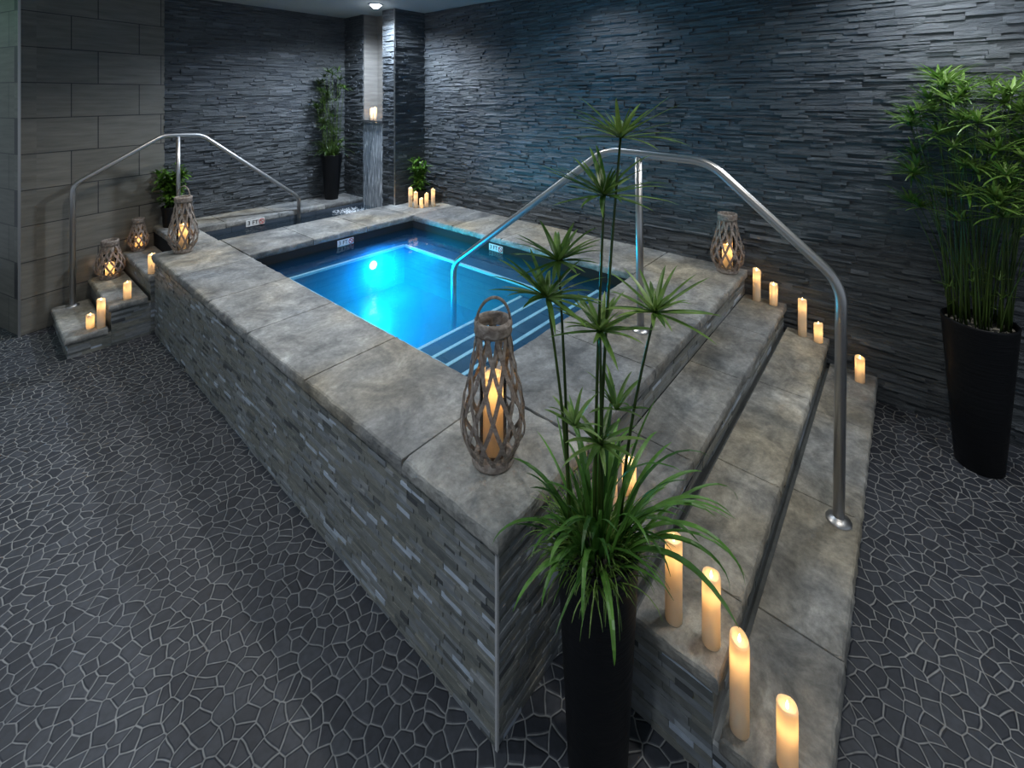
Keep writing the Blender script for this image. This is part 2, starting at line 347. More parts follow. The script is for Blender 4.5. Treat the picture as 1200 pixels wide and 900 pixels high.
mb = MB(); mb.box((X0-.02, OV, 0), (WX, Y0, BZ), .1); mb.box((X1, Y0, 0), (WX, CY0, BZ)); mb.box((X0-.02, Y1, 0), (CX, D1, BZ)); mb.build('masonry_core', DARK, pool)
# corner trim
mb = MB(); mb.box((OV-.006, OV-.006, 0), (OV+.003, OV+.003, BZ)); mb.build('corner_trim', plain('pale_trim', (.5,.5,.5), .4), pool)
ys = [-0.0, .46, 1.19, 1.85, 2.47, 3.1, D1]
for a, b in zip(ys, ys[1:]): slab(0, a, X0, b, T, TH, 'coping_slab', pool, (a == 0, 1, b == D1, 1))
xs = [X0, 1.12, 1.74, 2.3, WX]
for a, b in zip(xs, xs[1:]): slab(a, 0, b, Y0, T, TH, 'coping_slab', pool, (1, 0, 1, 0))
ys = [Y0, 1.27, 1.92, 2.57, Y1]
for a, b in zip(ys, ys[1:]): slab(X1, a, WX, b, T, TH, 'coping_slab', pool, (0, 0, 0, 1))
slab(X1, Y1, WX, CY0, T, TH, 'coping_slab', pool, (0, 0, 0, 0))
slab(X1, CY0, CX, D1, T, TH, 'coping_slab', pool, (0, 0, 1, 0))
xs = [X0, 1.06, 1.61, X1]
for a, b in zip(xs, xs[1:]): slab(a, Y1, b, D1, T, TH, 'coping_slab', pool, (1, 0, 1, 0))
# basin
i = .0
for a, b, mt in (((X0-.01, Y1+.006, 0), (X1+.01, Y1+.02, BZ), PTILE), ((X0-.01, Y0-.02, 0), (X1+.01, Y0-.006, BZ), PTILE), ((X0-.02, Y0-.02, 0), (X0-.006, Y1+.02, BZ), PTILEY), ((X1+.006, Y0-.02, 0), (X1+.02, Y1+.02, BZ), PTILEY)):
    mb = MB(); mb.box(a, b); mb.build('basin_wall', mt, pool)
mb = MB(); mb.box((X0-.02, Y0-.02, 0), (X1+.02, Y1+.02, .01)); mb.build('basin_floor', PBASE, pool)
# benches under water on three sides
BX0, BX1, BY1, BNZ = .80, 1.985, 3.10, .40
nz = .014
def bench(a, b, mats):
    mb = MB(); mb.box((a[0], a[1], .01), (b[0], b[1], BNZ-.012)); return mb.build('bench', mats, pool)
b1 = bench((X0-.006, BY1+.003, 0), (X1+.006, Y1+.006, 0), PTILE)
b2 = bench((BX1+.003, Y0-.006, 0), (X1+.006, BY1+.003, 0), PTILEY)
b3 = bench((X0-.006, Y0-.006, 0), (BX0-.003, BY1+.003, 0), PTILEY)
for par, a, b in ((b1, (X0, BY1, 0), (X1, Y1+.006, 0)), (b2, (BX1, .9, 0), (X1, BY1, 0)), (b3, (X0, Y0, 0), (BX0, BY1, 0))):
    mb = MB(); mb.box((a[0], a[1], BNZ-.012), (b[0], b[1], BNZ)); mb.build('bench_top', PTILE, par)
for par, a, b in ((b1, (BX0, BY1-.002), (BX1, BY1+.022)), (b2, (BX1-.002, 1.1), (BX1+.022, BY1)), (b3, (BX0-.022, Y0), (BX0+.002, BY1))):
    mb = MB(); mb.box((a[0], a[1], BNZ-.02), (b[0], b[1], BNZ+.002)); mb.build('nosing', NOSE, par)
for (y, z, xr) in ((.725, .475, X1), (.925, .455, X1), (1.11, .415, BX1+.02), (1.31, .36, BX1), (1.54, .30, BX1)):
    mb = MB(); mb.box((X0-.004, Y0-.005, .01), (xr, y-.003, z-.004)); st = mb.build('entry_step', PTILE, pool)
    mb = MB(); mb.box((X0-.003, y-.026, z-.016), (xr, y, z+.001)); mb.build('nosing', NOSE, st)
WZ = .53
mb = MB(); mb.box((X0-.005, Y0-.005, .0105), (X1+.005, Y1+.005, WZ)); mb.build('water', WATER, pool)
nt = WATER.node_tree; vs_ = N(nt, 'ShaderNodeVolumeScatter', i_Density=.7, i_Anisotropy=.3); vs_.inputs['Color'].default_value = (.04,.42,1,1)
L(nt, vs_.outputs[0], [n for n in nt.nodes if n.type == 'OUTPUT_MATERIAL'][0].inputs['Volume'])
# underwater lamp
LX, LZ = 1.60, .30
mb = MB(); mb.lathe([(.001,0),(.045,0),(.052,-.006),(.052,-.02),(.04,-.02)], 28)
lamp = mb.build('underwater_lamp', STEEL, pool); lamp.location = (LX, BY1-.002, LZ); lamp.rotation_euler = (PI/2, 0, 0)
for v in lamp.data.vertices: v.co.z = -v.co.z
mb = MB(); mb.lathe([(.0005,.012),(.022,.01),(.036,.004)], 28); ln = mb.build('lens', LENS, None, smooth=True); ln.parent = lamp; ln.location = (0, 0, .012)
def light(kind, name, loc, power, col, parent=None, **k):
    d = bpy.data.lights.new(name, kind); d.energy = power; d.color = col
    for a, v in k.items(): setattr(d, a, v)
    o = bpy.data.objects.new(name, d); C.objects.link(o); o.location = loc
    if parent: o.parent = parent
    return o
def aim(o, to): o.rotation_euler = (V(to)-o.location).to_track_quat('-Z', 'Y').to_euler()
pl = light('AREA', 'underwater_beam', (LX, BY1-.05, LZ), 30, (0,.6,1.0), shape='DISK', size=.09); aim(pl, (LX-.1, .5, .12))
pl = light('AREA', 'underwater_beam', (BX0+.03, 2.1, .22), 18, (0,.5,1.0), shape='DISK', size=.1); aim(pl, (2.0, 1.3, .25))  # added second beam, hidden under the left coping, to spread the blue glow
def marker(loc, rot, text, parent, w=.17, h=.062):
    """small white enamel depth marker tile set in the pool wall"""
    mb = MB(); mb.box((-w/2, -.004, -h/2), (w/2, 0, h/2)); o = mb.build('depth_marker', WHITE, None, bevel=.002)
    o.parent = parent; o.location = loc; o.rotation_euler = (0, 0, rot)
    cu = bpy.data.curves.new('lettering', 'FONT'); cu.body = text; cu.size = h*.85; cu.align_x = 'CENTER'; cu.align_y = 'CENTER'; cu.extrude = .0006
    q = bpy.data.objects.new('q', cu); C.objects.link(q); bpy.context.view_layer.update(); me = bpy.data.meshes.new_from_object(q); bpy.data.objects.remove(q); me.materials.clear(); me.materials.append(BLACK); t = bpy.data.objects.new('lettering', me); C.objects.link(t); t.parent = o; t.location = (-.025, -.005, 0); t.rotation_euler = (PI/2, 0, 0)
    mb = MB(); r = h*.36; pts = [(w*.33+r*math.cos(a*PI/12), -.0055, r*math.sin(a*PI/12)) for a in range(25)]
    mb.tube(pts, .003, 6); mb.tube([(w*.33-r*.7, -.0055, r*.7), (w*.33+r*.7, -.0055, -r*.7)], .003, 6); mb.build('no_diving_ring', RED, None).parent = o
    return o
marker((1.375, Y1+.003, .555), 0, '3 FT', pool)
marker((X1+.003, 1.98, .555), -PI/2, '3 FT', pool)

# ------------------------------------------------------------------ small pool at the back
sp = empty('soaking_pool', (F0, D1, 0), 'small dark soaking pool beneath the wall waterfall, behind the large blue pool', 'pool')
mb = MB(); mb.box((.24, D1, 0), (F0-.012, WY, BZ)); mb.box((F0-.012, E1+.012, 0), (CX, WY, BZ)); mb.build('masonry_core', DARK, sp)
mb = MB(); mb.box((F0-.012, D1, 0), (F0-.001, E1, BZ)); mb.box((F0-.012, E1+.001, 0), (CX, E1+.012, BZ)); mb.box((F0-.012, D1-.03, 0), (CX, D1-.016, BZ)); mb.box((F0, D1, 0), (CX, E1, .02)); mb.build('basin_wall', PTILE, sp)
slab(.23, D1, F0, 4.42, T, TH, 'coping_slab', sp, (0, 1, 0, 1)); slab(.23, 4.42, F0+.25, WY-.004, T, TH, 'coping_slab', sp, (0, 0, 0, 1))
xs = [F0+.25, 1.28, 1.82, CX-.01]
for a, b in zip(xs, xs[1:]): slab(a, E1, b, WY-.004, T, TH, 'coping_slab', sp, (1, 0, 0, 0))
WZ2 = .565
mb = MB(); mb.face([(F0-.001, D1-.016, WZ2), (CX-.002, D1-.016, WZ2), (CX-.002, E1+.001, WZ2), (F0-.001, E1+.001, WZ2)]); mb.build('water', WATER2, sp)
mb = MB(); marker((1.03, E1-.001, .605), 0, '3 FT', None, w=.19, h=.07).parent = sp
for o in sp.children:
    if o.name.startswith('depth_marker'): o.location = V((1.03, E1-.001, .605))-sp.location
# foam where the sheet lands
mb = MB()
for _ in range(420):
    a = R.uniform(0, 2*PI); q = R.random()**.7; x = 2.04+.2*q*math.cos(a); y = 4.2+.28*q*math.sin(a); r = R.uniform(.003, .011)*(1.2-q*.7)
    mb.lathe([(r, 0), (r*.8, r*.5), (r*.1, r*.75)], 6, (x, y, WZ2-.001), tone=R.random())
tag(mb.build('foam', FOAM, sp, smooth=True), kind='stuff')
# the falling sheet
mb = MB(); ny, nt_ = 24, 26; vs = []
for k in range(nt_+1):
    t = k/nt_
    for j in range(ny+1):
        y = NY0+.03+(NY1-NY0-.06)*(j/ny)
        x = CX-.034-.19*t+.006*noise.noise(V((y*18, t*2, 1)))*t*2; vs.append((x, y+(.5-j/ny)*.05*t, NZ-.012-(NZ-.012-WZ2)*t*t))
fs = [(k*(ny+1)+j, k*(ny+1)+j+1, (k+1)*(ny+1)+j+1, (k+1)*(ny+1)+j) for k in range(nt_) for j in range(ny)]
mb.raw(vs, fs)
for j in (0, ny): mb.tube([vs[k*(ny+1)+j] for k in range(nt_+1)], .0045, 6)
wf = mb.build('water_sheet', SHEET, None, smooth=True); tag(wf, 'thin sheet of falling water arching from the niche lip into the small pool', 'waterfall')

# ------------------------------------------------------------------ steps
def stair_right():
    st = empty('stone_steps', (.36, 0, 0), 'wide grey stone steps beside the near planter, leading up to the large pool', 'steps')
    SX = .37; edges = [0, -.255, -.51, -.765]; tops = [.475, .315, .155]
    joints = [[.9, 1.62, 2.2], [.62, 1.2, 1.95], [.8, 1.45, 2.15]]
    for k in range(3):
        y1, y0, z = edges[k], edges[k+1], tops[k]; xs = [SX-.015]+joints[k]+[WX-.001]
        for a, b in zip(xs, xs[1:]): slab(a, y0, b, y1+(.0 if k else .02), z, .045, 'tread', st, (1, 0, 0, a == xs[0]))
        mb = MB(); zlo = tops[k+1] if k < 2 else 0
        stones(mb, (SX, y0+.02, zlo), (1,0,0), (0,-1,0), WX-SX, zlo, z-.045, (.018,.026), (.05,.2), .004)
        mb.box((SX+.002, y0+.021, 0), (WX, y1+.022, z-.046), .1); mb.build('riser', MOSAIC, st)
    mb = MB()
    for k in range(3):
        stones(mb, (SX, edges[k+1]+.02, 0), (0,1,0), (-1,0,0), edges[k]-edges[k+1]-(0 if k else .0), 0, tops[k]-.045, (.016,.026), (.05,.2), .004)
    mb.build('side_panel', MOSAIC, st)
    mb = MB(); stones(mb, (SX, OV, tops[0]), (1,0,0), (0,-1,0), WX-SX, tops[0], BZ, (.018,.026), (.05,.2), .004); mb.build('riser', MOSAIC, st)
stair_right()
def stair_left():
    st = empty('stone_steps', (-.5, 3.83, 0), 'narrow grey stone steps against the tiled wall, with small wicker lanterns on them', 'steps')
    e = [.23, -.02, -.27, -.52]; tops = [.475, .315, .155]; yf = 3.82
    for k in range(3):
        x1, x0, z = e[k], e[k+1], tops[k]
        yb = 4.585+(x0+.70)*.2773-.004
        for a, b in ((yf, 4.3), (4.3, yb)): slab(x0, a, x1, b, z, .045, 'tread', st, (1, 0, 0, 1))
        zlo = tops[k+1] if k < 2 else 0; mb = MB()
        stones(mb, (x0+.02, yf+.02, zlo), (0,1,0), (-1,0,0), yb-yf-.02, zlo, z-.045, (.018,.026), (.05,.2), .004)
        mb.box((x0+.021, yf+.021, 0), (x1+.02, yb, z-.046), .1); mb.build('riser', MOSAIC, st)
    mb = MB()
    for k in range(3): stones(mb, (e[k+1]+.02, yf+.02, 0), (1,0,0), (0,-1,0), e[k]-e[k+1], 0, tops[k]-.045, (.016,.026), (.05,.2), .004)
    mb.build('side_panel', MOSAIC, st)
    mb = MB(); stones(mb, (.25, yf+.02, tops[0]), (0,1,0), (-1,0,0), 4.82-yf, tops[0], BZ, (.018,.026), (.05,.2), .004); mb.build('riser', MOSAIC, st)
stair_left()

# ------------------------------------------------------------------ handrails
def rounded(pts, r, n=8):
    pts = [V(p) for p in pts]; out = [pts[0]]
    for a, b, c in zip(pts, pts[1:], pts[2:]):
        d0, d1 = (a-b).normalized(), (c-b).normalized(); q = min(r, (a-b).length*.45, (c-b).length*.45)
        s, e = b+d0*q, b+d1*q
        for i in range(n+1):
            t = i/n; out.append(s*(1-t)**2+b*2*t*(1-t)+e*t*t)
    out.append(pts[-1]); return out
def rail(name, loc, pts, r, posts, flanges, label, bend):
    e = empty(name, loc, label, 'handrail'); mb = MB(); mb.tube(rounded(pts, bend), r, 18); mb.build('rail', STEEL, e, smooth=True)
    for a, b in posts:
        mb = MB(); mb.tube([a, b], r*.92, 16); mb.build('post', STEEL, e, smooth=True)
    for f in flanges:
        mb = MB(); mb.lathe([(r, .02), (r*1.4, .016), (r*2.1, .009), (r*2.25, .003), (r*2.25, 0)], 28, f); mb.build('flange', STEEL, e, smooth=True)
rx = 1.39
rail('handrail', (rx, -.69, .155), [(rx,-.69,.155), (rx,-.70,1.16), (rx,-.16,1.625), (rx,.42,1.64), (rx,1.70,.69), (rx,1.70,.01)], .0215,
     [((rx+.03,.215,T), (rx,.215,1.62))], [(rx,-.69,.155), (rx+.03,.215,T)], 'large brushed steel handrail arching from the wide steps into the blue pool', .09)
ly = 4.55
rail('handrail', (-.39, ly, .155), [(-.39,ly,.155), (-.39,ly,1.19), (.25,ly,1.575), (.57,ly,1.56), (1.49,ly-.15,.80), (1.49,ly-.15,.03)], .0205,
     [((.37,ly,T), (.37,ly,1.56))], [(-.39,ly,.155), (.37,ly,T)], 'thin brushed steel handrail by the tiled wall, over the steps with lanterns', .06)

# ------------------------------------------------------------------ candles
def candle(loc, h, label, group=None, r=.026, power=.2, name='pillar_candle'):
    e = empty(name, loc, label, 'candle', group); mb = MB(); n = 28; ph = R.uniform(0, 6.28); tilt = R.uniform(.002, .007)
    prof = [(r*.9, 0, 0), (r, .002, 0)]+[(r, h*q, 0) for q in (.2,.4,.6,.8)]+[(r, h-.008, .8), (r*.94, h-.001, 1), (r*.84, h-.001, 1), (r*.74, h-.008, .7), (r*.45, h-.013, 0), (r*.12, h-.014, 0)]
    vs = []
    for rr, z, k in prof:
        for i in range(n):
            a = 2*PI*i/n; dz = k*(tilt*math.cos(a-ph)+.0015*math.sin(3*a+ph)); vs.append((loc[0]+rr*math.cos(a), loc[1]+rr*math.sin(a), loc[2]+z+dz))
    fs = [(k*n+i, k*n+(i+1)%n, (k+1)*n+(i+1)%n, (k+1)*n+i) for k in range(len(prof)-1) for i in range(n)]
    fs.append(tuple(reversed(range(n)))); fs.append(tuple((len(prof)-1)*n+i for i in range(n)))
    mb.raw(vs, fs); mb.build('wax_body', WAX, e, smooth=True)
    mb = MB(); mb.lathe([(.0008,0),(.0035,.004),(.0045,.009),(.003,.016),(.0004,.024)], 10, (loc[0], loc[1], loc[2]+h-.0135), tone=.5); mb.build('flame', FLAME, e, smooth=True)
    light('POINT', 'candle_light', (0, 0, h*.55 if h < .11 else h-.05), power*.42, (1,.66,.33), e, shadow_soft_size=.008)
    return e
S1, S2, S3 = .155, .315, .475
gN = 'candles at the near end of the wide steps'
candle((.43,-.355,S2), .255, 'tall ivory pillar candle partly behind the drooping leaves of the near planter')
candle((.44,-.465,S2), .205, 'second ivory pillar candle from the near planter, on the middle step')
candle((.415,-.55,S1), .26, 'tallest ivory candle on the lowest wide step, beside the step edge')
candle((.42,-.668,S1), .165, 'short ivory candle nearest the camera at the bottom of the wide steps')
candle((.60,-.12,S3), .12, 'candle glimpsed as orange specks through the near plant leaves, top step')
candle((.49,-.10,S3), .18, 'taller candle on the top wide step glimpsed right behind the near plant stems')
candle((2.715,-.075,S3), .225, 'tall candle on the top step against the slate wall, under the wall lantern')
candle((2.71,-.185,S3), .15, 'shorter candle on the top step against the slate wall')
candle((2.71,-.36,S2), .25, 'tallest candle along the slate wall, on the middle step')
candle((2.685,-.455,S2), .125, 'shortest candle along the slate wall, on the middle step edge')
candle((2.65,-.68,S1), .155, 'lone candle on the lowest wide step by the slate wall')
candle((-.36,3.93,S1), .105, 'short candle on the lowest narrow step beside a taller one')
candle((-.305,3.875,S1), .22, 'tall candle on the lowest narrow step by the tiled wall steps')
candle((-.14,3.90,S2), .137, 'candle alone on the middle narrow step, front edge')
candle((.02,3.90,S3), .16, 'candle on the top narrow step beside the pool corner')
candle((.10,3.875,S3), .11, 'small candle half hidden by the pool corner on the top narrow step')
for (x, y, h, l) in ((2.40,3.54,.225,'leftmost'), (2.41,3.455,.185,'second from left'), (2.455,3.41,.11,'shortest, in the middle'), (2.525,3.40,.16,'second from right'), (2.59,3.36,.205,'rightmost')):
    candle((x, y, T), h, l+' of the five candles before the potted plant in the far corner', 'candles in the far corner', r=.0235, power=.16)
candle((2.40,4.335,NZ), .15, 'left candle of the pair on the ledge above the wall waterfall', 'candles on the waterfall ledge', r=.022, power=.3)
candle((2.40,4.265,NZ), .16, 'right candle of the pair on the ledge above the wall waterfall', 'candles on the waterfall ledge', r=.022, power=.3)

# ------------------------------------------------------------------ lanterns
def lantern(loc, H, rb, label, handle=True, rot=0, lean=.3, ns=11):
    """lattice lantern: base, two crossing layers of willow strips, neck ring, glass, rope handle"""
    e = empty('wicker_lantern', loc, label, 'lantern')
    k = rb/.113
    def prof(t):   # radius along height 0..1
        pts = [(0,.064),(.06,.082),(.18,.108),(.3,.113),(.45,.104),(.62,.085),(.8,.068),(.93,.06),(1,.06)]
        for (a, ra), (b, rbb) in zip(pts, pts[1:]):
            if t <= b:
                u = (t-a)/(b-a); u = u*u*(3-2*u)*.35+u*.65; return (ra+(rbb-ra)*u)*k
        return .06*k
    W = lambda x, y, z: (loc[0]+x, loc[1]+y, loc[2]+z)
    mb = MB(); mb.lathe([(.001,0),(.07*k,0),(.076*k,.006),(.076*k,.022),(.068*k,.03),(.001,.03)], 36, loc, tone=.4); mb.build('base', WOOD, e, smooth=False, bevel=.002)
    mb = MB(); rt = .06*k; mb.lathe([(rt-.006,H-.045),(rt+.006,H-.046),(rt+.009,H-.035),(rt+.007,H-.024),(rt+.009,H-.013),(rt+.007,H),(rt-.004,H+.002),(rt-.007,H-.004),(rt-.006,H-.045)], 40, loc); mb.build('neck_ring', WOOD, e, smooth=True)
    mb = MB(); m = 26; w = .0068; th = .0018
    for layer, sg in ((0, 1), (1, -1)):
        for i in range(ns):
            a0 = 2*PI*(i+.25*layer)/ns+rot; vs = []
            jit = R.uniform(-.12, .12)
            for q in range(m+1):
                t = q/m; a = a0+sg*(1.55+jit)*(t**.9); r = prof(t)+(.0035 if layer else 0)+.002*math.sin(q*1.3+i*2)
                z = .02+t*(H-.045); p = V((r*math.cos(a), r*math.sin(a), z))
                t2 = t+.01; a2 = a0+sg*(1.55+jit)*(t2**.9); r2 = prof(min(t2,1)); p2 = V((r2*math.cos(a2), r2*math.sin(a2), .02+t2*(H-.045)))
                tg = (p2-p).normalized(); nr = V((math.cos(a), math.sin(a), 0)); sd = tg.cross(nr).normalized(); nr = sd.cross(tg)
                for (su, sn) in ((-1,-1),(1,-1),(1,1),(-1,1)): vs.append(V(W(*(p+sd*(w*su)+nr*(th*sn)))))
            fs = [(q*4+c, q*4+(c+1)%4, q*4+4+(c+1)%4, q*4+4+c) for q in range(m) for c in range(4)]
            mb.raw(vs, fs, R.random())
    mb.build('lattice', WOOD, e)
    mb = MB(); gr = .048*k; mb.lathe([(gr,.03),(gr,H*.62)], 32, loc); mb.build('glass_cylinder', GLASS, e, smooth=True)
    if handle:
        hh = .115*k; pts = []
        for q in range(21):
            a = PI*q/20; pts.append(W(math.cos(rot)*rt*math.cos(a)*1.02-math.sin(a)*lean*hh*math.sin(rot), math.sin(rot)*rt*math.cos(a)*1.02+math.sin(a)*lean*hh*math.cos(rot), H-.02+math.sin(a)*hh))
        mb = MB(); mb.tube(pts, .0055*min(k,1), 8, flat=.6); mb.build('handle', WOOD, e, smooth=True)
    return e
lantern((.215,.215,T), .50, .113, 'large wicker lantern in front on the near corner of the pool coping', rot=-.75, lean=-.35)
candle((.215,.215,T+.03), .275, 'thick glowing candle inside the nearest large wicker lantern', r=.036, power=.55)
lantern((2.66,.11,T), .43, .113, 'wicker lantern on the coping against the long slate wall', rot=.4, handle=False)
candle((2.66,.11,T+.03), .17, 'glowing candle inside the wicker lantern by the long slate wall', r=.036, power=.6)
lantern((.19,3.70,T), .46, .105, 'wicker lantern with raised handle on the far left corner of the pool coping', rot=-.9, lean=.05)
candle((.19,3.70,T+.03), .2, 'glowing candle inside the wicker lantern on the far left pool corner', r=.033, power=.6)
lantern((-.14,4.58,S2), .34, .108, 'squat wicker lantern on the middle narrow step beside the tiled wall', rot=.2, handle=False)
candle((-.14,4.58,S2+.03), .11, 'glowing candle inside the squat lantern on the middle narrow step', r=.033, power=.6)
lantern((.09,4.71,S3), .31, .08, 'smallest wicker lantern, on the top narrow step beside the tiled wall', rot=.2, handle=False)
candle((.09,4.71,S3+.03), .11, 'glowing candle inside the smallest wicker lantern on the top narrow step', r=.028, power=.5)

# ------------------------------------------------------------------ plants
def blade(mb, p, az, el, length, width, droop, n=9, tn=None, wave=0, fold=.25):
    """a leaf: leaves P towards azimuth AZ at elevation EL and bends down by DROOP radians along its length"""
    p = V(p); tn = R.random() if tn is None else tn; vs = []; ds = length/n; a = az
    for i in range(n+1):
        t = i/n; e = el-droop*t*t; d = V((math.cos(a)*math.cos(e), math.sin(a)*math.cos(e), math.sin(e)))
        sd = V((-math.sin(a), math.cos(a), 0)); up = sd.cross(d)*-1
        w = width*(min(1, .35+t*3)*(1-t)**.55 if t < 1 else 0)+.0004
        vs += [p-sd*w+up*(w*fold), p-up*(.0), p+sd*w+up*(w*fold)]
        p = p+d*ds; a += wave/n
    fs = []
    for i in range(n): b = i*3; fs += [(b, b+1, b+4, b+3), (b+1, b+2, b+5, b+4)]
    mb.raw(vs, fs, tn)
def umbel(parent, p, rad, n, el=(.05,.5), droop=(.3,.9), w=.0065, dead=0):
    mb = MB(); ph = R.uniform(0, 6)
    for i in range(n):
        blade(mb, p, ph+2*PI*i/n+R.uniform(-.15,.15), R.uniform(*el), rad*R.uniform(.8,1.12), w*R.uniform(.8,1.2), R.uniform(*droop), 7, wave=R.uniform(-.2,.2))
    for i in range(n//3): blade(mb, p, R.uniform(0, 6.28), R.uniform(.7,1.3), rad*R.uniform(.3,.55), w*.6, .3, 4)
    mb.v = [(min(x, WX-.025), min(y, WY-.025) if x > .3 else y, z) for x, y, z in mb.v]
    return mb.build('leaf_umbel', LEAF, parent)
def stem(root, a, b, r=.0035, bow=.02, rad=.12, n=14, head=True, **k):
    a, b = V(a), V(b); mid = (a+b)/2; out = V((b.x-a.x, b.y-a.y, 0)); pts = []
    for i in range(9):
        t = i/8; q = a.lerp(b, t); q += out*(-.35*math.sin(PI*t)*.5); pts.append(q)
    mb = MB(); mb.tube(pts, [r*(1-.35*i/8) for i in range(9)], 6, tone=R.random()); s = mb.build('stem', STEM, root, smooth=True)
    if head: umbel(s, b, rad, n, **k)
    return s
def planter(root, loc, h, rt, rbm, soil=True):
    mb = MB(); mb.lathe([(.001,0),(rbm*.96,0),(rbm,.006),(rbm+(rt-rbm)*.5,h*.5),(rt,h-.012),(rt+.002,h-.004),(rt,h),(rt-.008,h),(rt-.01,h-.004),(rt-.012,h-.05)], 48, loc)
    mb.build('planter', PLANTER, root, smooth=True)
    mb = MB(); mb.lathe([(rt-.011,h-.03),(rt*.5,h-.024),(.001,h-.02)], 32, loc); mb.build('soil', SOIL, root)
# --- near plant in the corner of the pool and the steps
px, py, ph = .185, -.225, .66
pn = empty('potted_papyrus', (px,py,0), 'near potted plant with six tall umbrella stems over strap leaves, black planter at pool corner', 'plant')
planter(pn, (px,py,0), ph, .118, .085)
heads = [((.205,-.215),(.27,-.255,1.825),.165,20), ((.20,-.205),(.225,-.225,1.655),.165,18), ((.16,-.15),(.115,-.095,1.352),.15,16),
         ((.18,-.13),(.16,-.105,1.45),.13,18), ((.195,-.235),(.20,-.225,1.26),.13,14), ((.25,-.26),(.335,-.335,1.30),.15,16)]
for (bx, by), tp, rd, nn in heads: stem(pn, (bx,by,ph-.04), tp, r=.0055, rad=rd*1.2, n=nn+9, el=(-.05,.8), droop=(.1,.6), w=.0105)
for i in range(70):   # strap leaves
    a = R.uniform(0, 2*PI); q = R.uniform(.0,.08); el = R.uniform(.75, 1.5); l = R.uniform(.2,.40)*(1+.22*math.cos(a+.87))
    mb = MB(); blade(mb, (px+q*math.cos(a), py+q*math.sin(a), ph-.03), a+R.uniform(-.4,.4), el, l, R.choice([.007,.009,.012,.015])*R.uniform(.9,1.1), R.uniform(.5,2.5), 12, wave=R.uniform(-.5,.5)); mb.build('strap_leaf', STRAP, pn)
cam_az = math.atan2(-.916-py, -1.0166-px)
for (a, el, l, w, dr, wv) in ((cam_az+.15,.55,.26,.012,2.4,0), (cam_az+1.15,.9,.40,.0125,2.75,.3), (cam_az+1.35,.95,.44,.012,2.6,-.2), (cam_az+1.6,1.0,.40,.011,2.0,0), (cam_az+2.1,.7,.36,.013,1.2,0),
                              (cam_az+2.5,.85,.36,.012,1.3,.1), (cam_az+2.9,1.0,.34,.012,1.4,0), (cam_az-.5,1.0,.3,.011,2.6,0), (cam_az-1.0,1.0,.34,.010,2.4,-.3), (cam_az-.2,1.1,.32,.010,2.7,.2)):
    mb = MB(); blade(mb, (px+.06*math.cos(a), py+.06*math.sin(a), ph-.02), a, el, l, w, dr, 16, wave=wv, tn=R.uniform(.5,1)); mb.build('strap_leaf', STRAP, pn)
mb = MB()
for i in range(420):
    a = R.uniform(0, 2*PI); q = R.uniform(.02,.11); blade(mb, (px+q*math.cos(a), py+q*math.sin(a), ph-.03), a+R.uniform(-.6,.6), R.uniform(.2,1.3), R.uniform(.06,.17), .0022, R.uniform(.8,2.4), 6)
tag(mb.build('grass_tuft', LEAF, pn), kind='stuff')
st_ = [o for o in pn.children if o.name.startswith('stem')]
umbel(st_[4], (.20,-.225,.93), .13, 13, el=(-.1,.5), w=.011); umbel(st_[2], (.15,-.17,.98), .11, 11, el=(.3,1.1), w=.009); umbel(st_[5], (.27,-.24,1.0), .13, 12, el=(.4,1.2), w=.009)
# --- right plant
def papyrus(loc, h, rt, rbm, label, ns, zr, spread, rad, nl=16, name='potted_papyrus'):
    e = empty(name, loc, label, 'plant'); planter(e, loc, h, rt, rbm)
    for i in range(ns):
        a = R.uniform(0, 2*PI); q = rt*.8*math.sqrt(R.random()); b = (loc[0]+q*math.cos(a), loc[1]+q*math.sin(a), loc[2]+h-.03)
        t = i/(ns-1); z = zr[0]+(zr[1]-zr[0])*t**.75; s = spread*(.3+.7*math.sqrt(R.random()))*(1 if t < .85 else .75); a2 = a+R.uniform(-.6,.6)
        x = loc[0]+s*math.cos(a2); y = loc[1]+s*math.sin(a2); x = min(x, WX-.06)
        stem(e, b, (x, y, loc[2]+z), r=.0036, rad=rad*R.uniform(.75,1.15), n=nl, el=(-.15,.8), droop=(.1,.9), w=.0085)
    return e
eR = papyrus((2.475,-1.20,0), .77, .152, .098, 'tall black planter of dense papyrus against the slate wall, right of the steps', 78, (1.25,2.05), .30, .16, 18)
mb = MB()
for i in range(60): a = R.uniform(0,6.28); q=.13*math.sqrt(R.random()); mb.lathe([(.008,0),(.010,.006),(.003,.011)],7,(2.475+q*math.cos(a),-1.2+q*math.sin(a),.742),tone=R.random())
tag(mb.build('gravel', plain('pale_gravel', (.25,.23,.19), .8), eR), kind='stuff')
for i in range(14):
    a = R.uniform(0,6.28); q = R.uniform(.04,.12); s = .13; mb = MB()
    umbel(eR, (2.475+q*math.cos(a), -1.20+q*math.sin(a), R.uniform(.8,1.05)), .07, 8, w=.003, el=(.2,1.1))
# --- far planter beside the waterfall
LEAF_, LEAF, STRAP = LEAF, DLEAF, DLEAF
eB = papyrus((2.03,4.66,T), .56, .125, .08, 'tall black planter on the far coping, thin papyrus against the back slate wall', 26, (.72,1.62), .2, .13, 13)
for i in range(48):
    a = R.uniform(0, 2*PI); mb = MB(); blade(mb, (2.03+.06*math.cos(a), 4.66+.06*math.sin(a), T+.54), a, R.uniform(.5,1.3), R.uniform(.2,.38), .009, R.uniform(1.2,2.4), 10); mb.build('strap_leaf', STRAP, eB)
LEAF = LEAF_
